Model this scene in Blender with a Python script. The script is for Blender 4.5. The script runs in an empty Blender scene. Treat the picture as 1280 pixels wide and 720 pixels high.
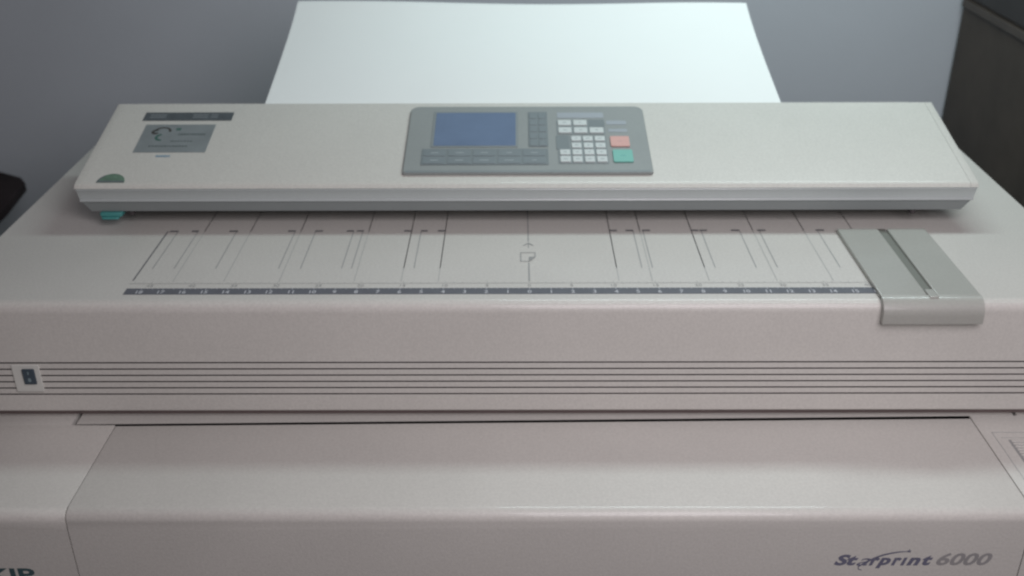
import bpy, bmesh, math, random
from mathutils import Vector, Matrix
random.seed(4)
R = math.radians
S = bpy.context.scene
C = S.collection
T = 1.05                      # height of the feed table above the floor (metres)

# ------------------------------------------------------------------ materials
def mat(name, col, rough=0.5, var=0.03, nscale=9.0, bump=0.0, bscale=900.0, spec=0.5, metal=0.0, speck=0.0, coat=0.0):
    m = bpy.data.materials.new(name); m.use_nodes = True
    nt = m.node_tree; b = nt.nodes['Principled BSDF']
    b.inputs['Roughness'].default_value = rough
    b.inputs['Specular IOR Level'].default_value = spec
    b.inputs['Metallic'].default_value = metal
    b.inputs['Coat Weight'].default_value = coat; b.inputs['Coat Roughness'].default_value = 0.09
    tc = nt.nodes.new('ShaderNodeTexCoord')
    n = nt.nodes.new('ShaderNodeTexNoise'); n.inputs['Scale'].default_value = nscale
    n.inputs['Detail'].default_value = 5; n.inputs['Roughness'].default_value = 0.6
    nt.links.new(tc.outputs['Object'], n.inputs['Vector'])
    cr = nt.nodes.new('ShaderNodeValToRGB')
    cr.color_ramp.elements[0].position = 0.3; cr.color_ramp.elements[1].position = 0.7
    a = [max(0, c * (1 - var)) for c in col]; z = [min(1, c * (1 + var)) for c in col]
    cr.color_ramp.elements[0].color = (*a, 1); cr.color_ramp.elements[1].color = (*z, 1)
    nt.links.new(n.outputs['Fac'], cr.inputs['Fac'])
    out = cr.outputs['Color']
    if speck:
        n3 = nt.nodes.new('ShaderNodeTexNoise'); n3.inputs['Scale'].default_value = 320
        n3.inputs['Detail'].default_value = 3
        nt.links.new(tc.outputs['Object'], n3.inputs['Vector'])
        mr = nt.nodes.new('ShaderNodeMapRange')
        mr.inputs['From Min'].default_value = 0.3; mr.inputs['From Max'].default_value = 0.7
        mr.inputs['To Min'].default_value = 1 - speck; mr.inputs['To Max'].default_value = 1 + speck
        nt.links.new(n3.outputs['Fac'], mr.inputs['Value'])
        mx = nt.nodes.new('ShaderNodeVectorMath'); mx.operation = 'SCALE'
        nt.links.new(out, mx.inputs[0]); nt.links.new(mr.outputs['Result'], mx.inputs['Scale'])
        out = mx.outputs['Vector']
    nt.links.new(out, b.inputs['Base Color'])
    if bump:
        n2 = nt.nodes.new('ShaderNodeTexNoise'); n2.inputs['Scale'].default_value = bscale
        n2.inputs['Detail'].default_value = 2
        nt.links.new(tc.outputs['Object'], n2.inputs['Vector'])
        bp = nt.nodes.new('ShaderNodeBump'); bp.inputs['Strength'].default_value = bump
        bp.inputs['Distance'].default_value = 0.0006
        nt.links.new(n2.outputs['Fac'], bp.inputs['Height'])
        nt.links.new(bp.outputs['Normal'], b.inputs['Normal'])
    return m

M = {
 'beige':  mat('warm_beige_plastic', (0.56, 0.54, 0.505), 0.40, 0.035, 5, 0.35, 700, 0.4, speck=0.055, coat=0.22),
 'lid':    mat('lid_beige_plastic', (0.55, 0.54, 0.50), 0.42, 0.03, 5, 0.35, 700, 0.4, speck=0.055, coat=0.12),
 'trim':   mat('grey_trim_plastic', (0.435, 0.47, 0.465), 0.35, 0.02, 6, 0.2, 700, 0.5, speck=0.02, coat=0.3),
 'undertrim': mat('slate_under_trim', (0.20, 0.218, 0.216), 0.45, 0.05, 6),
 'guide':  mat('grey_green_guide_plastic', (0.36, 0.36, 0.33), 0.38, 0.03, 9, 0.3, 700, 0.45, speck=0.04, coat=0.35),
 'groove': mat('olive_groove', (0.16, 0.165, 0.145), 0.6, 0.05),
 'gapshade': mat('grey_gap_shade', (0.20, 0.155, 0.15), 0.8, 0.1),  # shade under the upper body, put into the colour
 'dark':   mat('dark_plastic_and_gap_shade', (0.05, 0.043, 0.044), 0.8, 0.1),  # dark plastic parts, also painted shade inside grooves and gaps
 'panel':  mat('grey_panel_plastic', (0.252, 0.272, 0.267), 0.42, 0.03, 12, 0.2, 700, 0.45, speck=0.03),
 'panel_dark': mat('slate_key_field', (0.165, 0.192, 0.20), 0.45, 0.04, 14),
 'panel_edge': mat('panel_rim_plastic', (0.20, 0.225, 0.23), 0.45, 0.03, 12),
 'darkkey': mat('slate_key_rubber', (0.168, 0.198, 0.21), 0.5, 0.05, 40),
 'screen': mat('blue_lcd_glass', (0.135, 0.19, 0.285), 0.14, 0.05, 25, spec=0.5),
 'whitekey': mat('white_key_plastic', (0.52, 0.56, 0.55), 0.45, 0.03, 60),
 'keymark': mat('key_print', (0.30, 0.34, 0.35), 0.6, 0.02),
 'redkey': mat('salmon_key_plastic', (0.58, 0.335, 0.30), 0.45, 0.03, 60),
 'redmark': mat('salmon_key_print', (0.50, 0.30, 0.28), 0.5, 0.02),
 'greenkey': mat('teal_key_plastic', (0.16, 0.42, 0.36), 0.45, 0.03, 60),
 'greenmark': mat('teal_key_print', (0.12, 0.36, 0.34), 0.5, 0.02),
 'lavender': mat('panel_caption_print', (0.30, 0.33, 0.36), 0.5, 0.03),
 'ink':    mat('grey_table_print', (0.31, 0.31, 0.305), 0.5, 0.05),
 'inkdark': mat('dark_table_print', (0.16, 0.16, 0.165), 0.5, 0.05),
 'inkpale': mat('pale_table_print', (0.40, 0.40, 0.385), 0.5, 0.05),
 'ruler':  mat('ruler_strip', (0.115, 0.12, 0.138), 0.4, 0.08, 60),
 'rulernum': mat('ruler_numerals', (0.50, 0.51, 0.54), 0.5, 0.03),
 'strip':  mat('dark_name_strip', (0.075, 0.09, 0.098), 0.4, 0.12, 60),
 'stripmark': mat('name_strip_print', (0.17, 0.19, 0.20), 0.5, 0.1),
 'foil':   mat('silver_foil_label', (0.235, 0.265, 0.27), 0.36, 0.10, 30, spec=0.5, metal=0.15),
 'foilmark': mat('foil_print', (0.10, 0.125, 0.125), 0.5, 0.1),
 'foilgreen': mat('foil_green_print', (0.05, 0.12, 0.10), 0.5, 0.1),
 'foildark': mat('foil_dark_print', (0.05, 0.05, 0.045), 0.5, 0.1),
 'blueink': mat('blue_small_print', (0.16, 0.27, 0.36), 0.5, 0.1),
 'greensticker': mat('green_round_sticker', (0.12, 0.20, 0.145), 0.45, 0.35, 70),
 'stickerbase': mat('round_sticker_rim', (0.12, 0.14, 0.15), 0.5, 0.1),
 'teal':   mat('teal_lever_plastic', (0.06, 0.25, 0.24), 0.45, 0.05, 30),
 'rocker': mat('blue_black_rocker', (0.045, 0.065, 0.085), 0.35, 0.1, 50),
 'rockmark': mat('rocker_print', (0.18, 0.24, 0.26), 0.5, 0.05),
 'plate':  mat('switch_surround_plastic', (0.60, 0.60, 0.56), 0.42, 0.03, 20),
 'navy':   mat('navy_badge_print', (0.14, 0.14, 0.195), 0.4, 0.06, 40),
 'greyink': mat('grey_badge_print', (0.285, 0.275, 0.275), 0.4, 0.06, 40),
 'tealink': mat('dark_teal_badge_print', (0.055, 0.10, 0.11), 0.4, 0.06, 40),
 'paper':  mat('white_plot_paper', (0.76, 0.78, 0.77), 0.85, 0.012, 4, 0.1, 500, 0.2),
 'wall':   mat('grey_lavender_wall_paint', (0.51, 0.545, 0.585), 0.85, 0.035, 2.2, 0.4, 160, 0.2, speck=0.03),
 'floor':  mat('dark_floor_tile', (0.14, 0.13, 0.125), 0.55, 0.2, 3),
 'wood':   mat('dark_brown_veneer', (0.066, 0.052, 0.040), 0.6, 0.25, 8, 0.2, 120),
 'woodrail': mat('brown_rail_veneer', (0.072, 0.057, 0.045), 0.5, 0.2, 8),
 'woodedge': mat('blackish_veneer', (0.03, 0.026, 0.024), 0.5, 0.2, 8),
 'deskwood': mat('red_brown_desk_wood', (0.022, 0.015, 0.016), 0.75, 0.3, 12, spec=0.2),
 'wire':   mat('rack_wire', (0.3, 0.3, 0.3), 0.35, 0.05, metal=0.8),
}

# ------------------------------------------------------------------ mesh builder
class MB:
    def __init__(s): s.v = []; s.f = []; s.m = []
    def add(s, vs, fs, mi=0):
        o = len(s.v); s.v += [Vector(p) for p in vs]
        for f in fs: s.f.append([i + o for i in f]); s.m.append(mi)
        return s
    def prism(s, poly, ext, axis_fn, mi=0):
        """poly: 2D points; ext: (a, b) along the third axis; axis_fn(p, q, w) -> 3D."""
        n = len(poly)
        vs = [axis_fn(p, q, ext[0]) for p, q in poly] + [axis_fn(p, q, ext[1]) for p, q in poly]
        fs = [[i, (i + 1) % n, (i + 1) % n + n, i + n] for i in range(n)]
        fs += [list(range(n))[::-1], [i + n for i in range(n)]]
        return s.add(vs, fs, mi)
    def yz(s, prof, x0, x1, mi=0): return s.prism(prof, (x0, x1), lambda p, q, w: (w, p, q), mi)
    def xy(s, poly, z0, z1, mi=0): return s.prism(poly, (z0, z1), lambda p, q, w: (p, q, w), mi)
    def xz(s, poly, y0, y1, mi=0): return s.prism(poly, (y0, y1), lambda p, q, w: (p, w, q), mi)
    def box(s, x0, x1, y0, y1, z0, z1, mi=0): return s.xy([(x0, y0), (x1, y0), (x1, y1), (x0, y1)], z0, z1, mi)
    def tube(s, pts, r, mi=0, n=8):
        pts = [Vector(p) for p in pts]
        rings = []
        for i, p in enumerate(pts):
            d = (pts[min(i + 1, len(pts) - 1)] - pts[max(i - 1, 0)]).normalized()
            a = d.orthogonal().normalized(); b = d.cross(a)
            rings.append([p + r * (math.cos(2 * math.pi * k / n) * a + math.sin(2 * math.pi * k / n) * b) for k in range(n)])
        vs = [v for r_ in rings for v in r_]; fs = []
        for i in range(len(pts) - 1):
            for k in range(n):
                fs.append([i * n + k, i * n + (k + 1) % n, (i + 1) * n + (k + 1) % n, (i + 1) * n + k])
        fs += [list(range(n))[::-1], [(len(pts) - 1) * n + k for k in range(n)]]
        return s.add(vs, fs, mi)
    def build(s, name, mats, parent=None, bevel=0, segs=2, angle=35, label=None, smooth=True, only=None):
        off = root_loc(parent)
        me = bpy.data.meshes.new(name)
        me.from_pydata([v - off for v in s.v], [], s.f)
        if not isinstance(mats, (list, tuple)): mats = [mats]
        for k in mats: me.materials.append(M[k])
        for p, mi in zip(me.polygons, s.m): p.material_index = mi
        bm = bmesh.new(); bm.from_mesh(me); bmesh.ops.recalc_face_normals(bm, faces=bm.faces)
        if only:
            sel = [e for e in bm.edges if only(*(v.co + off for v in e.verts))]
            if bevel: bmesh.ops.bevel(bm, geom=sel, offset=bevel, segments=segs, profile=0.5, affect='EDGES', clamp_overlap=True)
            bmesh.ops.triangulate(bm, faces=[f for f in bm.faces if len(f.verts) > 4])
            bevel = 0
        bm.to_mesh(me); bm.free()
        if smooth:
            me.polygons.foreach_set('use_smooth', [True] * len(me.polygons))
            me.set_sharp_from_angle(angle=R(angle))
        o = bpy.data.objects.new(name, me); C.objects.link(o)
        if parent: o.parent = parent
        if bevel:
            bv = o.modifiers.new('edge', 'BEVEL'); bv.width = bevel; bv.segments = segs
            bv.limit_method = 'WEIGHT' if only else 'ANGLE'; bv.angle_limit = R(40)
            bv.harden_normals = False
        if label: o['label'] = label
        return o

def root_loc(o):
    v = Vector((0, 0, 0))
    while o: v += o.location; o = o.parent
    return v
def thing(name, loc, label, cat, group=None):
    o = bpy.data.objects.new(name, None); C.objects.link(o); o.location = loc
    o['label'] = label; o['category'] = cat
    if group: o['group'] = group
    return o
def tag(o, label, cat, kind=None):
    o['label'] = label; o['category'] = cat
    if kind: o['kind'] = kind
def structure(o): o['kind'] = 'structure'; return o

def text_into(mb, s, fit_w, fit_h, xf, mi=0, shear=0.0, offset=0.0, keep=False, centre=False):
    """lettering as a mesh, fitted into fit_w x fit_h; xf(p, q) -> 3D point on the surface"""
    cu = bpy.data.curves.new('lettering', 'FONT'); cu.body = s; cu.size = 1; cu.shear = shear
    cu.offset = offset; cu.resolution_u = 3
    ob = bpy.data.objects.new('lettering', cu); C.objects.link(ob)
    bpy.context.view_layer.update()
    me = bpy.data.meshes.new_from_object(ob.evaluated_get(bpy.context.evaluated_depsgraph_get()))
    xs = [v.co.x for v in me.vertices]; ys = [v.co.y for v in me.vertices]
    if keep: y0, y1 = 0.0, 0.70
    else: y0, y1 = min(ys), max(ys)
    kx = fit_w / (max(xs) - min(xs)) if fit_w else fit_h / (y1 - y0) * 0.95
    ky = fit_h / (y1 - y0)
    x0 = (max(xs) + min(xs)) / 2 if centre else min(xs)
    vs = [xf((v.co.x - x0) * kx, (v.co.y - y0) * ky) for v in me.vertices]
    mb.add(vs, [list(p.vertices) for p in me.polygons], mi)
    bpy.data.objects.remove(ob); bpy.data.curves.remove(cu); bpy.data.meshes.remove(me)

def arc(cy, cz, r, a0, a1, n=8):
    return [(cy + r * math.cos(R(a0 + (a1 - a0) * i / n)), cz + r * math.sin(R(a0 + (a1 - a0) * i / n))) for i in range(n + 1)]
def rrect(x0, x1, y0, y1, r, n=5):
    """rounded rectangle; r = one radius or four (bottom-left, bottom-right, top-right, top-left)"""
    if not isinstance(r, (list, tuple)): r = [r] * 4
    cs = [(x0 + r[0], y0 + r[0], 180, r[0]), (x1 - r[1], y0 + r[1], 270, r[1]), (x1 - r[2], y1 - r[2], 0, r[2]), (x0 + r[3], y1 - r[3], 90, r[3])]
    out = []
    for cx, cy, a, q in cs:
        for i in range(n + 1):
            t = R(a + 90 * i / n); out.append((cx + q * math.cos(t), cy + q * math.sin(t)))
    return out

# ================================================================== the printer
P = thing('wide_format_printer', (0, 1.3, 0), 'beige wide format plan printer with a sloped scanner lid and grey keypad', 'printer')
HW = 0.687

# ---- upper body: feed table, rounded front edge, grooved front face
prof = [(1.80, T - 0.15), (1.80, T), (1.0600, T)]
prof += arc(1.0600, T - 0.0125, 0.0125, 90, 180, 10)
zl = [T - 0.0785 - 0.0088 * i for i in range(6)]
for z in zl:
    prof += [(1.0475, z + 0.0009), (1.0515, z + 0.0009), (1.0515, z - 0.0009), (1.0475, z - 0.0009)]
prof += [(1.0475, T - 0.1455), (1.0490, T - 0.1475), (1.062, T - 0.1475), (1.062, T - 0.150)]
mb = MB()
# cap-safe: build side walls as a strip and the end caps from quads per slice
n = len(prof)
mb.v = [Vector((-HW, y, z)) for y, z in prof] + [Vector((HW, y, z)) for y, z in prof]
for i in range(n):
    j = (i + 1) % n
    inner = abs(prof[i][0] - 1.0515) < 1e-6 or abs(prof[j][0] - 1.0515) < 1e-6  # groove faces get a dark colour for the shade inside them
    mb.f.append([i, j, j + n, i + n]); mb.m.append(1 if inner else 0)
mb.f.append(list(range(n))[::-1]); mb.m.append(0)
mb.f.append([i + n for i in range(n)]); mb.m.append(0)
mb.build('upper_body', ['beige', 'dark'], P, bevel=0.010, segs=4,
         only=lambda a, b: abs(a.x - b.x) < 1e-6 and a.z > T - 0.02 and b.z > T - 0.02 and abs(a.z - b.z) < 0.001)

# bar coloured as the shade in the gap under the upper body
MB().box(-0.68, 0.68, 1.0605, 1.6, T - 0.1597, T - 0.1483).build('gap_shadow_bar', 'gapshade', P)

# ---- switch with its surround, on the grooved face
mb = MB().xz(rrect(-0.6107, -0.5780, T - 0.1178, T - 0.0806, 0.0012), 1.0455, 1.0476)
mb.build('switch_surround', 'plate', P, bevel=0.0006)
mb = MB().xz(rrect(-0.5985, -0.5840, T - 0.1064, T - 0.0856, 0.001), 1.0436, 1.0466)
rk = mb.build('rocker_switch', 'rocker', P, bevel=0.0006)
mb = MB().xz(rrect(-0.5930, -0.5895, T - 0.1025, T - 0.0975, 0.0012), 1.0433, 1.0440)
mb.xz([(-0.5920, T - 0.0925), (-0.5905, T - 0.0925), (-0.5905, T - 0.0885), (-0.5920, T - 0.0885)], 1.0433, 1.0440)
mb.build('switch_mark', 'rockmark', rk)

# ---- lower cabinet
ZL = T - 0.16
rr = 0.012
def cover_profile(yb):
    return [(yb, ZL), (0.872 + rr, ZL)] + arc(0.872 + rr, ZL - rr, rr, 90, 180, 10) + [(0.872, 0.03), (yb, 0.03)]
endtop = lambda a, b: abs(a.x - b.x) < 1e-6 and a.z > 0.2 and b.z > 0.2
mb = MB().yz(cover_profile(1.0362), -HW, -0.4979).box(-HW, -0.5515, 1.0362, 1.60, 0.03, ZL)
mb.build('left_cover', 'beige', P, bevel=0.0008, only=endtop)
mb = MB().yz(cover_profile(1.0540), 0.5405, HW).box(0.5985, HW, 1.0540, 1.60, 0.03, ZL)
mb.build('right_cover', 'beige', P, bevel=0.0008, only=endtop)
# front door: its back edge stands a little askew, as on the photo
prof = cover_profile(1.0); n = len(prof)
mb = MB()
xl, xr = -0.4966, 0.5392
L = [Vector((xl, y if y < 0.99 else 1.0340, z)) for y, z in prof]
Rr = [Vector((xr, y if y < 0.99 else 1.0475, z)) for y, z in prof]
mb.add(L + Rr, [[i, (i + 1) % n, (i + 1) % n + n, i + n] for i in range(n)] + [list(range(n))[::-1], [i + n for i in range(n)]])
door = mb.build('front_door', 'beige', P, bevel=0.0008, only=endtop)
# ledge strip behind the door
mb = MB().xy([(-0.5455, 1.0388), (0.5940, 1.0553), (0.5940, 1.075), (-0.5455, 1.075)], ZL - 0.0009, ZL + 0.0002)
mb.build('tray_strip', 'beige', P)
# inner chassis, coloured dark for the shade in the gaps, and the toe plinth
MB().box(-0.68, 0.68, 0.90, 1.59, 0.06, ZL - 0.05).build('inner_chassis', 'dark', P)
MB().box(-0.66, 0.66, 0.92, 1.56, 0.0, 0.03).build('plinth', 'dark', P)
# louvred grille on the right cover
mb = MB()
for a, b, c, d in [(0.553, 0.69, 1.0185, 1.0195), (0.553, 0.554, 0.90, 1.0195), (0.560, 0.68, 1.0080, 1.0088)]:
    mb.box(a, min(b, 0.680), c, d, ZL - 0.002, ZL + 0.0003)
gr_seam = mb.build('grille_outline', 'inkpale', P)
g = MB().box(0.5665, 0.672, 0.905, 1.0040, ZL - 0.002, ZL + 0.0004).build('grille', 'ink', P)
mb = MB()
for k in range(18):
    y = 0.9075 + k * 0.0054
    mb.box(0.569, 0.6695, y, y + 0.0034, ZL, ZL + 0.0014)
mb.build('louvres', 'beige', g, bevel=0.0004)

# ---- badges on the front
def front(x0, z0, y=0.8717): return lambda p, q: (x0 + p, y, z0 + q)
mb = MB()
zb = T - 0.2322
text_into(mb, 'St', 0.0258, 0.0155, front(0.3353, zb), 0, 0.30, 0.045)
text_into(mb, 'a', 0.0150, 0.0105, front(0.3600, zb - 0.0003), 0, 0.5, 0.0)
text_into(mb, 'r', 0.0115, 0.0112, front(0.3735, zb), 0, 0.30, 0.045)
text_into(mb, 'p', 0.0155, 0.0150, front(0.3815, zb - 0.0040), 0, 0.30, 0.045)
text_into(mb, 'r', 0.0110, 0.0112, front(0.3978, zb), 0, 0.30, 0.045)
text_into(mb, 'ı', 0.0068, 0.0112, front(0.4080, zb), 0, 0.30, 0.045)
text_into(mb, 'n', 0.0148, 0.0112, front(0.4147, zb), 0, 0.30, 0.045)
text_into(mb, 't', 0.0110, 0.0145, front(0.4315, zb), 0, 0.30, 0.045)
# comet swoosh
pts = [(0.3672, -0.2390, .0002), (0.3632, -0.2372, .0008), (0.3622, -0.2345, .0011), (0.3660, -0.2305, .0013), (0.3725, -0.2256, .0014), (0.3800, -0.2208, .0013), (0.3880, -0.2170, .0012), (0.3970, -0.2143, .0010), (0.4060, -0.2127, .0008), (0.4135, -0.2122, .0004)]
up = [(x, T + z + w) for x, z, w in pts]; dn = [(x, T + z - w) for x, z, w in pts]
vs = [(x, 0.8716, z) for x, z in up + dn]; k = len(pts)
mb.add(vs, [[i, i + 1, i + 1 + k, i + k] for i in range(k - 1)])
st = []
for i in range(10):
    rad = 0.0030 if i % 2 == 0 else 0.0011
    st.append((0.4148 + rad * math.sin(i * math.pi / 5), 0.8716, T - 0.2118 + rad * math.cos(i * math.pi / 5)))
mb.add([(0.4148, 0.8716, T - 0.2118)] + st, [[0, i + 1, (i + 1) % 10 + 1] for i in range(10)])
mb.build('model_badge', 'navy', P, label='navy italic lettering Starprint with a comet swoosh', smooth=False)
mb = MB()
text_into(mb, '6000', 0.0600, 0.0178, front(0.4470, zb), 0, 0.28, 0.028)
mb.build('number_badge', 'greyink', P, label='pale grey italic digits 6000', smooth=False)
mb = MB()
text_into(mb, 'KIP', 0.0520, 0.0190, front(-0.5975, T - 0.2545), 0, 0.0, 0.028)
mb.build('maker_badge', 'tealink', P, label='dark teal bold letters KIP', smooth=False)

# ---- printed marks on the feed table
ZP = T + 0.0003
def line(mb, x, y0, y1, w, mi): mb.add([(x - w / 2, y0, ZP), (x + w / 2, y0, ZP), (x + w / 2, y1, ZP), (x - w / 2, y1, ZP)], [[0, 1, 2, 3]], mi)
mb = MB()
line(mb, -0.4715, 1.107, 1.249, 0.0020, 1)
for x in (-0.4580, -0.4317, -0.3808, -0.3036, -0.2766, -0.2264, -0.2142, -0.1502, -0.1376, -0.1057, 0.1102, 0.1412, 0.1541, 0.2178, 0.2307, 0.2810, 0.3070, 0.3835, 0.4617):
    line(mb, x, 1.139, 1.2475, 0.0012, 0)
for x in (-0.4230, -0.3622, -0.2960, -0.2065, -0.1502, -0.1057, 0.1102, 0.1500, 0.2178, 0.2987, 0.3656, 0.4300):
    line(mb, x, 1.104, 1.345, 0.0009, 2)
    line(mb, x, 1.2475, 1.345, 0.0010, 2)
for x0, x1 in ((-.4690, -.4575), (-.4400, -.4310), (-.3905, -.3790), (-.3130, -.3030), (-.2775, -.2670), (-.2355, -.2262), (-.2225, -.2130), (-.1600, -.1498), (-.1375, -.1290), (-.1155, -.1055), (.1100, .1200), (.1315, .1415), (.1535, .1635), (.2170, .2270), (.2285, .2385), (.2700, .2810), (.3045, .3155), (.3815, .3925), (.4530, .4630)):
    mb.add([(x0, 1.2465, ZP + .0002), (x1, 1.2465, ZP + .0002), (x1, 1.2510, ZP + .0002), (x0, 1.2510, ZP + .0002)], [[0, 1, 2, 3]], 1)
line(mb, 0.003, 1.104, 1.153, 0.0018, 0)
line(mb, 0.003, 1.215, 1.345, 0.0016, 0)
# arrow and sheet symbol on the centre line
def pl(mb, pts, mi=0, dz=0.0001): mb.add([(x, y, ZP + dz) for x, y in pts], [list(range(len(pts)))], mi)
pl(mb, [(0.0030, 1.2120), (-0.0045, 1.2030), (-0.0020, 1.2030), (0.0030, 1.2085)]); pl(mb, [(0.0030, 1.2120), (0.0030, 1.2085), (0.0080, 1.2030), (0.0105, 1.2030)])
line(mb, 0.003, 1.196, 1.210, 0.0012, 0)
for a, b in (((-.0068, 1.1820), (.0112, 1.1820)), ((-.0068, 1.1570), (-.0068, 1.1820)), ((-.0068, 1.1570), (.0040, 1.1570)), ((.0112, 1.1690), (.0112, 1.1820)), ((.0040, 1.1570), (.0112, 1.1690)), ((.0040, 1.1690), (.0112, 1.1690)), ((.0040, 1.1570), (.0040, 1.1690))):
    a = Vector(a); b = Vector(b); d = (b - a).normalized(); nn = Vector((-d.y, d.x)) * 0.0006
    pl(mb, [a - nn, b - nn, b + nn, a + nn], 0, 0.0002 + 0.00002 * len(mb.f) % 0.0004)
pl(mb, [(.0045, 1.1585), (.0105, 1.1685), (.0045, 1.1685)], 0, 0.0007)
# centimetre scale
mb.add([(-0.474, 1.0985, ZP), (0.470, 1.0985, ZP), (0.470, 1.0995, ZP), (-0.474, 1.0995, ZP)], [[0, 1, 2, 3]], 2)
for i in range(-47, 47):
    x = 0.003 + 0.01 * i
    line(mb, x, 1.0995, 1.1025 if i % 5 else 1.1045, 0.0005, 2)
for i in range(-9, 10):
    s = str(abs(i) * 5)
    w = 0.0034 * len(s)
    text_into(mb, s, 0, 0.0062, (lambda x: (lambda p, q: (x + p, 1.0898 + q, ZP + .0001)))(0.003 + 0.05 * i), 0, centre=True)
mb.build('size_markings', ['ink', 'inkdark', 'inkpale'], P, label='thin grey paper size lines, arrow and sheet symbol', smooth=False)
# inch ruler
mb = MB().box(-0.4720, 0.4780, 1.0712, 1.0862, T - 0.0005, T + 0.0004)
for i in range(-18, 19):
    s = str(abs(i)); w = 0.0036 * len(s); x = 0.003 + 0.0254 * i
    text_into(mb, s, 0, 0.0074, (lambda x: (lambda p, q: (x + p, 1.0726 + q, T + .0007)))(x), 1, 0, 0.02, centre=True)
    for j, h in ((0, .0040), (1, .0015), (2, .0025), (3, .0015)):
        xx = x + 0.00635 * j
        if xx < 0.475: mb.add([(xx - .0003, 1.0860 - h, T + .0006), (xx + .0003, 1.0860 - h, T + .0006), (xx + .0003, 1.0860, T + .0006), (xx - .0003, 1.0860, T + .0006)], [[0, 1, 2, 3]], 1)
mb.build('ruler', ['ruler', 'rulernum'], P, label='dark inch ruler strip with tiny pale numbers', smooth=False)

# ---- sliding side guide with folded front flange
th = 0.0056
def guide_prof(t0, t1, yb, zf):
    """plate t0..t1 above the table folded over the rounded front edge"""
    o = [(yb, T + t1), (1.0560, T + t1)] + [(1.0560 + (0.0125 + t1 - 0.000) * math.cos(R(a)), T - 0.0125 + (0.0125 + t1) * math.sin(R(a))) for a in range(90, 181, 9)] + [(1.0435 - t1, zf)]
    i = [(1.0475 - t0, zf), (1.0475 - t0, T - 0.0125)] + [(1.0600 + (0.0125 + t0) * math.cos(R(a)), T - 0.0125 + (0.0125 + t0) * math.sin(R(a))) for a in range(180, 89, -9)] + [(yb, T + t0)]
    return o + i
zf = T - 0.0225
def folded(x0, x1, yb=1.2760, t0=0.0005, t1=th, mi=0, mb=None):
    """quads only, so that the concave profile fills correctly"""
    pr = guide_prof(t0, t1, yb, zf)
    k = len(pr); h = k // 2
    out = pr[:h]; inn = pr[h:][::-1]
    m_ = min(len(out), len(inn)); mb = mb or MB()
    vs = []
    for x in (x0, x1):
        vs += [(x, y, z) for y, z in out[:m_]] + [(x, y, z) for y, z in inn[:m_]]
    fs = []
    for i in range(m_ - 1):
        fs += [[i, i + 1, i + 1 + 2 * m_, i + 2 * m_], [m_ + i, m_ + i + 1, m_ + i + 1 + 2 * m_, m_ + i + 2 * m_],
               [i, i + 1, m_ + i + 1, m_ + i], [2 * m_ + i, 2 * m_ + i + 1, 3 * m_ + i + 1, 3 * m_ + i]]
    fs += [[0, 2 * m_, 3 * m_, m_], [m_ - 1, 3 * m_ - 1, 4 * m_ - 1, 2 * m_ - 1]]
    return mb.add(vs, fs, mi)
gx0, gx1 = 0.4065, 0.5215
mb = folded(gx0, gx1, yb=1.0562)
gd = mb.build('paper_guide', 'guide', P, bevel=0.0016, segs=3, label='grey green sliding guide plate folded over the front edge')
mb = MB()
for a, b in ((gx0, 0.4600), (0.4715, gx1)): mb.box(a, b, 1.0560, 1.2420, T + 0.0004, T + th)
mb.build('top_plate', 'guide', gd, bevel=0.0012)
MB().box(0.4598, 0.4717, 1.0560, 1.2480, T + 0.0003, T + 0.0022).build('guide_groove', 'groove', gd)
mb = MB().box(0.4606, 0.4710, 1.0500, 1.0700, T + 0.0020, T + 0.0068)
mb.build('groove_stop', 'guide', gd, bevel=0.0015, segs=3)

# ---- scanner lid
SL = math.tan(R(13.1)); ca, sa = math.cos(R(13.1)), math.sin(R(13.1))
def lp(u, v, w=0.0): return (u, 1.2616 + v * ca - w * sa, T + 0.0588 + v * sa + w * ca)
def lid2(v, w=0.0): p = lp(0, v, w); return (p[1], p[2])
top = [(1.4660, T + 0.060), lid2(0.2099), lid2(0.0045)]
# rounded front lip
top += [lid2(0.0022, -0.0004), lid2(0.0007, -0.0013), (1.2612, T + 0.0568), (1.2614, T + 0.0550), (1.2650, T + 0.0545), (1.2650, T + 0.0330), (1.2800, T + 0.0300), (1.4600, T + 0.0300)]
# split into a convex shell (top slab) and its skirt
shell = [(1.4660, T + 0.0560), lid2(0.2080, -0.0003), lid2(0.2060), lid2(0.0110), lid2(0.0072, -0.0003), lid2(0.0045, -0.0010), lid2(0.0024, -0.0021), lid2(0.0012, -0.0034), (1.2622, T + 0.0550), (1.2680, T + 0.0545)]
mb = MB().yz(shell, -0.5810, 0.5799)
lid = mb.build('scanner_lid', 'lid', P, angle=40)
mb = MB().yz(shell, 0.5803, 0.5905)
mb.build('end_cap', 'lid', lid, bevel=0.003, segs=3, only=lambda a, b: a.x > .59 and b.x > .59)
mb = MB().yz(shell, -0.5905, -0.5812)
mb.build('end_cap', 'lid', lid, bevel=0.003, segs=3, only=lambda a, b: a.x < -.59 and b.x < -.59)
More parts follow.
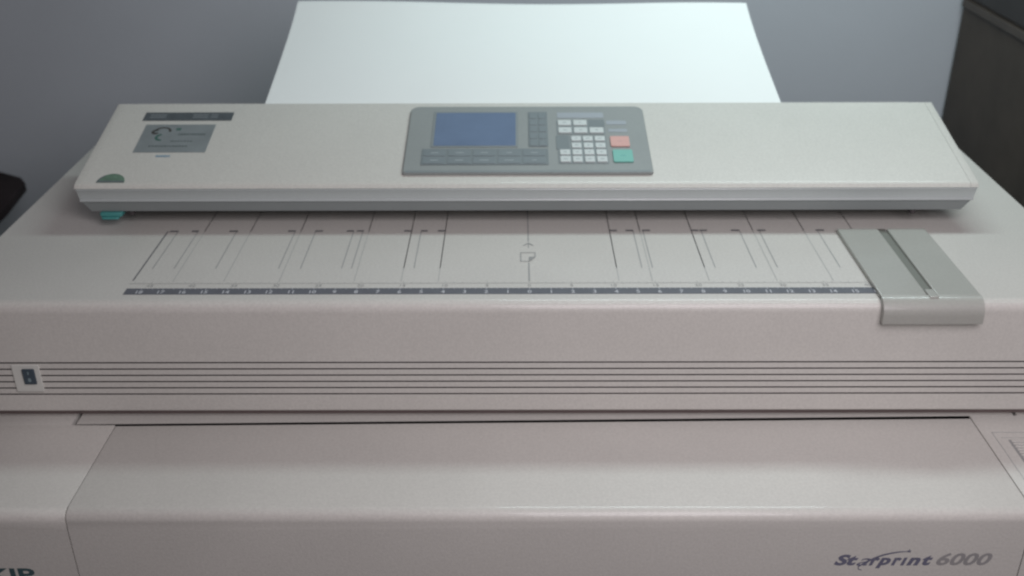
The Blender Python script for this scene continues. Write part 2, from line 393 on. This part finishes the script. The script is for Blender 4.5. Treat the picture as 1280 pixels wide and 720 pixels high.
# grey front band with a fine ridge, ends tapered
band = [(1.2660, T + 0.0546), (1.2628, T + 0.0540), (1.2622, T + 0.0528), (1.2632, T + 0.0515), (1.2636, T + 0.0400), (1.2618, T + 0.0388), (1.2616, T + 0.0374), (1.2632, T + 0.0362), (1.2750, T + 0.0360), (1.2900, T + 0.0450)]
mb = MB(); n = len(band)
def ends(pr, top_x, bot_x, z1, z0):
    out = []
    for sgn in (-1, 1):
        for y, z in pr:
            t = (z - z0) / (z1 - z0); out.append((sgn * (bot_x + (top_x - bot_x) * t), y, z))
    return out
mb.add(ends(band, 0.5895, 0.586, T + .0546, T + .036), [[i, (i + 1) % n, (i + 1) % n + n, i + n] for i in range(n)] + [list(range(n)), [i + n for i in range(n)]])
mb.build('front_band', 'trim', lid, angle=50, bevel=0.004, segs=3, only=lambda a, b: abs(a.x - b.x) < 0.003 and abs(a.x) > .58 and a.y < 1.265 and b.y < 1.265)
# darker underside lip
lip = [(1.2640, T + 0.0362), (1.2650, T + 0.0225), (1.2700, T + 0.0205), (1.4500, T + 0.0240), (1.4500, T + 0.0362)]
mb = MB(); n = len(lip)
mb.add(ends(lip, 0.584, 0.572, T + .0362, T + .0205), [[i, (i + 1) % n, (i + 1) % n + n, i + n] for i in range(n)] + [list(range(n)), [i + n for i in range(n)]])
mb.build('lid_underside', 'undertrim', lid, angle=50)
# carriage block that carries the lid, feed rollers' housing coloured dark for slot shade
MB().box(-0.5650, 0.5650, 1.345, 1.445, T - 0.001, T + 0.0262).build('feed_housing', 'dark', P)
MB().yz([(1.29, T + .0362), (1.46, T + .0362), (1.4655, T + .057), (1.29, T + .0540)], -0.584, 0.584).build('lid_skirt', 'lid', lid, bevel=0.002)
MB().box(-0.575, 0.575, 1.42, 1.464, T - 0.001, T + 0.0365).build('rear_housing', 'beige', P, bevel=0.003)
# levers beside the feed slot
mb = MB().box(-0.5620, -0.5330, 1.2600, 1.300, T + 0.0160, T + 0.0220); mb.xy(rrect(-0.5605, -0.5370, 1.2570, 1.28, 0.003), T + 0.0130, T + 0.0165)
mb.build('release_lever', 'teal', P, bevel=0.0015, label='small teal lever under the left end of the lid')
for x in (-0.5235, 0.5130): MB().xy(rrect(x - 0.004, x + 0.004, 1.268, 1.284, 0.003), T + 0.0150, T + 0.0262).build('lever_stop', 'dark', P, bevel=0.001)

# ---- control panel
cp_poly = rrect(-0.1630, 0.1690, 0.0235, 0.1920, [0.004, 0.004, 0.013, 0.013], 6)
def lidprism(mb, poly, w0, w1, mi=0): return mb.prism(poly, (w0, w1), lambda p, q, w: lp(p, q, w), mi)
mb = lidprism(MB(), cp_poly, -0.0005, 0.0042)
CP = mb.build('control_panel', 'panel', P, bevel=0.0018, segs=3, label='grey control panel with a blue display and keypad')
lidprism(MB(), rrect(-0.1590, 0.1650, 0.0236, 0.0290, 0.001), 0.0042, 0.0046).build('panel_rim', 'panel_edge', CP, bevel=0.0003)
W0 = 0.0044
def inset(name, x0, x1, y0, y1, m, h=0.0006, r=0.0015, bev=0.0002, label=None):
    return lidprism(MB(), rrect(x0, x1, y0, y1, r, 3), W0, W0 + h).build(name, m, CP, bevel=bev, label=label)
inset('display_frame', -0.1290, -0.0095, 0.0840, 0.1760, 'panel_edge', 0.0006)
inset('display', -0.1253, -0.0130, 0.0873, 0.1724, 'screen', 0.0010, label='dark blue rectangular display, switched off')
inset('key_field', 0.0045, 0.0315, 0.0850, 0.1750, 'panel_dark')
inset('key_field', -0.1400, 0.0310, 0.0415, 0.0800, 'panel_dark')
inset('key_field', 0.0425, 0.0600, 0.0785, 0.1130, 'panel_dark')
inset('key_field', 0.0893, 0.1115, 0.1350, 0.1540, 'panel_dark')
inset('key_field', 0.0440, 0.1118, 0.1155, 0.1530, 'panel_edge', 0.0003)
inset('key_field', 0.0440, 0.1118, 0.0440, 0.1120, 'panel_edge', 0.0003)
inset('caption', 0.0457, 0.1112, 0.1590, 0.1735, 'lavender', 0.0002)
inset('caption', 0.1139, 0.1421, 0.1414, 0.1516, 'lavender', 0.0002)
inset('caption', 0.1158, 0.1421, 0.1220, 0.1300, 'lavender', 0.0002)
def key(x0, x1, y0, y1, m, mk, h=0.0018, mark=True, r=0.0013):
    mb = lidprism(MB(), rrect(x0, x1, y0, y1, r, 3), W0, W0 + h)
    if mark:
        cx, cy = (x0 + x1) / 2, (y0 + y1) / 2; s = (x1 - x0) * random.uniform(0.10, 0.22)
        lidprism(mb, [(cx - s, cy - 0.0008), (cx + s, cy - 0.0008), (cx + s, cy + 0.0009), (cx - s, cy + 0.0009)], W0 + h - 0.0002, W0 + h + 0.00015, 1)
    return mb.build('key', [m, mk], CP, bevel=0.0004)
for k in [(0.0463, 0.0646, 0.1381, 0.1510), (0.0678, 0.0866, 0.1381, 0.1510), (0.0466, 0.0646, 0.1185, 0.1321), (0.0681, 0.0866, 0.1184, 0.1320), (0.0898, 0.1089, 0.1184, 0.1318),
          (0.0634, 0.0767, 0.0982, 0.1094), (0.0793, 0.0927, 0.0982, 0.1094), (0.0955, 0.1094, 0.0981, 0.1093), (0.0634, 0.0766, 0.0808, 0.0927), (0.0796, 0.0925, 0.0808, 0.0926), (0.0958, 0.1093, 0.0807, 0.0925),
          (0.0469, 0.0607, 0.0640, 0.0762), (0.0638, 0.0766, 0.0640, 0.0761), (0.0798, 0.0929, 0.0640, 0.0761), (0.0960, 0.1095, 0.0639, 0.0761), (0.0469, 0.0608, 0.0467, 0.0600), (0.0637, 0.0765, 0.0467, 0.0600), (0.0799, 0.0929, 0.0466, 0.0599), (0.0961, 0.1097, 0.0466, 0.0599)]:
    key(*k, 'whitekey', 'keymark')
o = key(0.1167, 0.1426, 0.0842, 0.1091, 'redkey', 'redmark', r=0.002); o['label'] = 'large salmon pink stop key'
o = key(0.1179, 0.1444, 0.0464, 0.0756, 'greenkey', 'greenmark', r=0.002); o['label'] = 'large teal start key'
for j in range(2):
    for i in range(5):
        x0 = -0.1375 + i * 0.0336; y0 = 0.0440 + j * 0.0180
        key(x0, x0 + 0.0300, y0, y0 + 0.0148, 'darkkey', 'keymark', 0.0012)
for j in range(5):
    for i in range(2):
        x0 = 0.0063 + i * 0.0125; y0 = 0.0870 + j * 0.0174
        key(x0, x0 + 0.0108, y0, y0 + 0.0145, 'darkkey', 'keymark', 0.0012, mark=False)

# ---- stickers on the lid
mb = lidprism(MB(), [(-0.5432, 0.1612), (-0.4168, 0.1612), (-0.4168, 0.1832), (-0.5432, 0.1832)], 0.0001, 0.0005)
for a, b in ((-0.535, -0.512), (-0.474, -0.452), (-0.448, -0.438)):
    for q in (0.1685, 0.1745):
        lidprism(mb, [(a, q), (b, q), (b, q + 0.0032), (a, q + 0.0032)], 0.0005, 0.0006, 1)
mb.build('name_strip', ['strip', 'stripmark'], P, label='dark narrow strip sticker with faint print', smooth=False)
mb = lidprism(MB(), [(-0.5345, 0.0797), (-0.4360, 0.0797), (-0.4360, 0.1506), (-0.5345, 0.1506)], 0.0001, 0.0005)
def ring(cx, cy, r0, r1, a0, a1, mi, sx=1.0):
    pts = [(cx + sx * r1 * math.cos(R(a)), cy + r1 * math.sin(R(a))) for a in range(a0, a1 + 1, 12)]
    inn = [(cx + sx * r0 * math.cos(R(a)), cy + r0 * math.sin(R(a))) for a in range(a0, a1 + 1, 12)]
    k = len(pts); mb.add([lp(u, v, 0.0007) for u, v in pts + inn], [[i, i + 1, i + 1 + k, i + k] for i in range(k - 1)], mi)
ring(-0.5070, 0.1330, 0.0075, 0.0105, -10, 180, 3, 1.15); ring(-0.5160, 0.1310, 0.0020, 0.0062, 60, 330, 3)
ring(-0.5050, 0.1170, 0.0050, 0.0090, 100, 290, 2)
def bar(a, b, q, h, mi): lidprism(mb, [(a, q), (b, q), (b, q + h), (a, q + h)], 0.0005, 0.0006, mi)
bar(-0.4890, -0.4825, 0.1350, 0.0060, 2)
x = -0.4830
while x < -0.4450: w = random.uniform(.0018, .0034); bar(x, x + w, 0.1225, 0.0048, 1); x += w + 0.0010
x = -0.5170
while x < -0.4650: w = random.uniform(.0020, .0045); bar(x, x + w, 0.0930, 0.0036, 1); x += w + 0.0012
x = -0.4900
while x < -0.4600: w = random.uniform(.0020, .0045); bar(x, x + w, 0.1060, 0.0026, 1); x += w + 0.0014
mb.build('dealer_label', ['foil', 'foilmark', 'foilgreen', 'foildark'], P, label='silver foil label with a dark looping emblem', smooth=False)
mb = MB(); x = -0.5006
while x < -0.4815: w = random.uniform(.0016, .0034); lidprism(mb, [(x, .0685), (x + w, .0685), (x + w, .0728), (x, .0728)], 0.0001, 0.0004); x += w + 0.0009
mb.build('small_print', 'blueink', P, smooth=False)
dome = [(-0.5445 + 0.0185 * math.cos(R(a)), 0.0085 + 0.0200 * math.sin(R(a))) for a in range(0, 181, 12)]
mb = lidprism(MB(), dome, 0.0001, 0.0005)
lidprism(mb, [(-0.5625, 0.0088), (-0.5265, 0.0088), (-0.5272, 0.0122), (-0.5618, 0.0122)], 0.0005, 0.0007, 1)
lidprism(mb, [(-0.5445 + 0.0185 * math.cos(R(a)), 0.0085 + 0.0200 * math.sin(R(a))) for a in range(120, 181, 12)] , 0.0005, 0.0006, 1)
mb.build('round_sticker', ['greensticker', 'stickerbase'], P, label='green half round sticker at the front corner of the lid', smooth=False)

# ---- output rack behind the lid that carries the sheet
mb = MB()
for x in (-0.30, -0.10, 0.10, 0.30):
    mb.tube([(x, 1.45, T + 0.075), (x, 1.60, T + 0.108), (x, 1.72, T + 0.140), (x, 1.785, T + 0.160)], 0.003)
mb.tube([(-0.31, 1.785, T + 0.159), (0.31, 1.785, T + 0.159)], 0.003)
for x in (-0.30, 0.30): mb.tube([(x, 1.70, T - 0.001), (x, 1.70, T + 0.132)], 0.004)
mb.build('output_rack', 'wire', P)

# ================================================================== the sheet of paper
nx, ny = 60, 60
pv = [(1.455, 0.0905), (1.493, 0.0992), (1.56, 0.1142), (1.63, 0.1302), (1.69, 0.1448), (1.74, 0.1590), (1.77, 0.1690), (1.795, 0.1785)]
def pz(y):
    for (a, b), (c, d) in zip(pv, pv[1:]):
        if y <= c: return b + (d - b) * (y - a) / (c - a)
    return pv[-1][1]
mb = MB(); vs = []
px = -0.0022; sheet_loc = Vector((px, 1.47, T + 0.09))
for j in range(ny + 1):
    for i in range(nx + 1):
        u = i / nx
        x = px + (u - 0.5) * 0.762
        yend = 1.800 - 0.010 * u ** 3
        y = 1.455 + (yend - 1.455) * j / ny
        t = j / ny
        z = T + (pz(y - .006) + pz(y) + pz(y + .006)) / 3 + 0.0022 * t * t * math.sin(2.3 * math.pi * u + 0.5) - 0.003 * t * t * u ** 4 + 0.0018 * t * math.sin(u * 5.1 + t * 2.5)
        vs.append((x, y, z))
mb.add(vs, [[j * (nx + 1) + i, j * (nx + 1) + i + 1, (j + 1) * (nx + 1) + i + 1, (j + 1) * (nx + 1) + i] for j in range(ny) for i in range(nx)])
sheet = mb.build('paper_sheet', 'paper', smooth=False)
sd = sheet.modifiers.new('thick', 'SOLIDIFY'); sd.thickness = 0.0003; sd.offset = 0
tag(sheet, 'large blank white sheet lying on the output rack behind the lid', 'paper')

# ================================================================== setting
structure(MB().box(-3.2, 3.2, 2.300, 2.42, 0, 2.9).build('wall', 'wall', smooth=False))
structure(MB().box(-3.2, 3.2, -1.6, 2.2995, -0.05, 0).build('floor', 'floor', smooth=False))

# dark cabinet to the right of the printer
K = thing('dark_cabinet', (1.4, 1.7, 0), 'tall dark brown cabinet against the wall right of the printer', 'cabinet')
MB().box(0.962, 1.75, 1.15, 2.292, 0.05, 1.95).build('cabinet_body', 'wood', K, bevel=0.003)
MB().box(0.955, 0.963, 1.16, 2.285, T + 0.062, T + 0.079).build('side_rail', 'woodrail', K, bevel=0.002)
MB().box(0.957, 0.963, 1.16, 2.285, T + 0.086, T + 0.86).build('side_panel', 'woodedge', K, bevel=0.002)
MB().box(0.945, 1.77, 1.13, 2.296, 1.95, 1.975).build('cabinet_top', 'wood', K, bevel=0.003)
MB().box(0.98, 1.74, 1.17, 2.28, 0.0, 0.05).build('plinth', 'woodedge', K)
for a, b in ((0.966, 1.354), (1.358, 1.746)):
    d = MB().box(a, b, 1.131, 1.149, 0.07, 1.93).build('cabinet_door', 'wood', K, bevel=0.002)
    hx = b - 0.04 if a < 1 else a + 0.04
    MB().tube([(hx, 1.110, 1.0), (hx, 1.110, 1.15)], 0.005).tube([(hx, 1.110, 1.01), (hx, 1.135, 1.01)], 0.004).tube([(hx, 1.110, 1.14), (hx, 1.135, 1.14)], 0.004).build('handle', 'wire', d)

# desk whose corner shows at the left
D = thing('dark_desk', (-1.6, 1.9, 0), 'dark red brown desk corner beside the wall left of the printer', 'desk')
zd = T - 0.262
MB().xy([(-2.1, 1.50), (-1.042, 1.50), (-1.052, 1.95), (-1.068, 2.085), (-1.088, 2.112), (-1.149, 2.147), (-1.32, 2.24), (-2.1, 2.24)], zd - 0.022, zd).build('desk_top', 'deskwood', D, bevel=0.003)
for x, y in ((-2.04, 1.56), (-1.40, 1.56), (-2.04, 2.17), (-1.40, 2.17)):
    MB().box(x - 0.025, x + 0.025, y - 0.025, y + 0.025, 0, zd - 0.022).build('leg', 'deskwood', D, bevel=0.002)
MB().box(-2.03, -1.41, 1.58, 1.60, zd - 0.12, zd - 0.022).build('apron', 'deskwood', D)

# ================================================================== light
w = bpy.data.worlds.new('World'); S.world = w; w.use_nodes = True
bg = w.node_tree.nodes['Background']; bg.inputs['Color'].default_value = (1.0, 0.92, 0.945, 1); bg.inputs['Strength'].default_value = 0.095
la = bpy.data.lights.new('tube_lamp', 'AREA'); la.shape = 'RECTANGLE'; la.size = 1.2; la.size_y = 0.17
la.energy = 8.5; la.color = (0.86, 1.07, 1.07)
lo = bpy.data.objects.new('tube_lamp', la); C.objects.link(lo); lo.location = (0.55, 1.69, T + 1.0)

fl = bpy.data.lights.new('added_fill_light', 'AREA'); fl.shape = 'RECTANGLE'; fl.size = 0.9; fl.size_y = 0.9  # added fill lamp that lifts the front faces, no fixture known there
fl.energy = 13.8; fl.color = (1.02, 0.96, 1.01)
fo = bpy.data.objects.new('added_fill_light', fl); C.objects.link(fo); fo.location = (0.4, 0.1, T + 0.9)
fo.rotation_euler = (Vector((0.2, 1.1, 1.0)) - fo.location).to_track_quat('-Z', 'Y').to_euler()

# ================================================================== camera
cam = bpy.data.cameras.new('camera'); co = bpy.data.objects.new('camera', cam); C.objects.link(co)
pit, yaw, rol = R(27.6), R(0.22), R(0.2)
fw = Vector((-math.sin(yaw) * math.cos(pit), math.cos(yaw) * math.cos(pit), -math.sin(pit)))
rt = Vector((math.cos(yaw), math.sin(yaw), 0)); upv = rt.cross(fw)
r2 = rt * math.cos(rol) - upv * math.sin(rol); u2 = rt * math.sin(rol) + upv * math.cos(rol)
m3 = Matrix((r2, u2, -fw)).transposed()
co.matrix_world = Matrix.Translation((-0.0135, 0, T + 0.568)) @ m3.to_4x4()
cam.sensor_width = 36; cam.lens = 36 * 1300 / 1280; cam.clip_start = 0.02; cam.clip_end = 60
cam.dof.use_dof = True; cam.dof.focus_distance = 1.14; cam.dof.aperture_fstop = 5.0
S.camera = co
S.cycles.pixel_filter_type = 'BLACKMAN_HARRIS'; S.cycles.filter_width = 2.3
S.view_settings.view_transform = 'Standard'; S.view_settings.look = 'None'
S.view_settings.exposure = 0.07; S.view_settings.gamma = 1
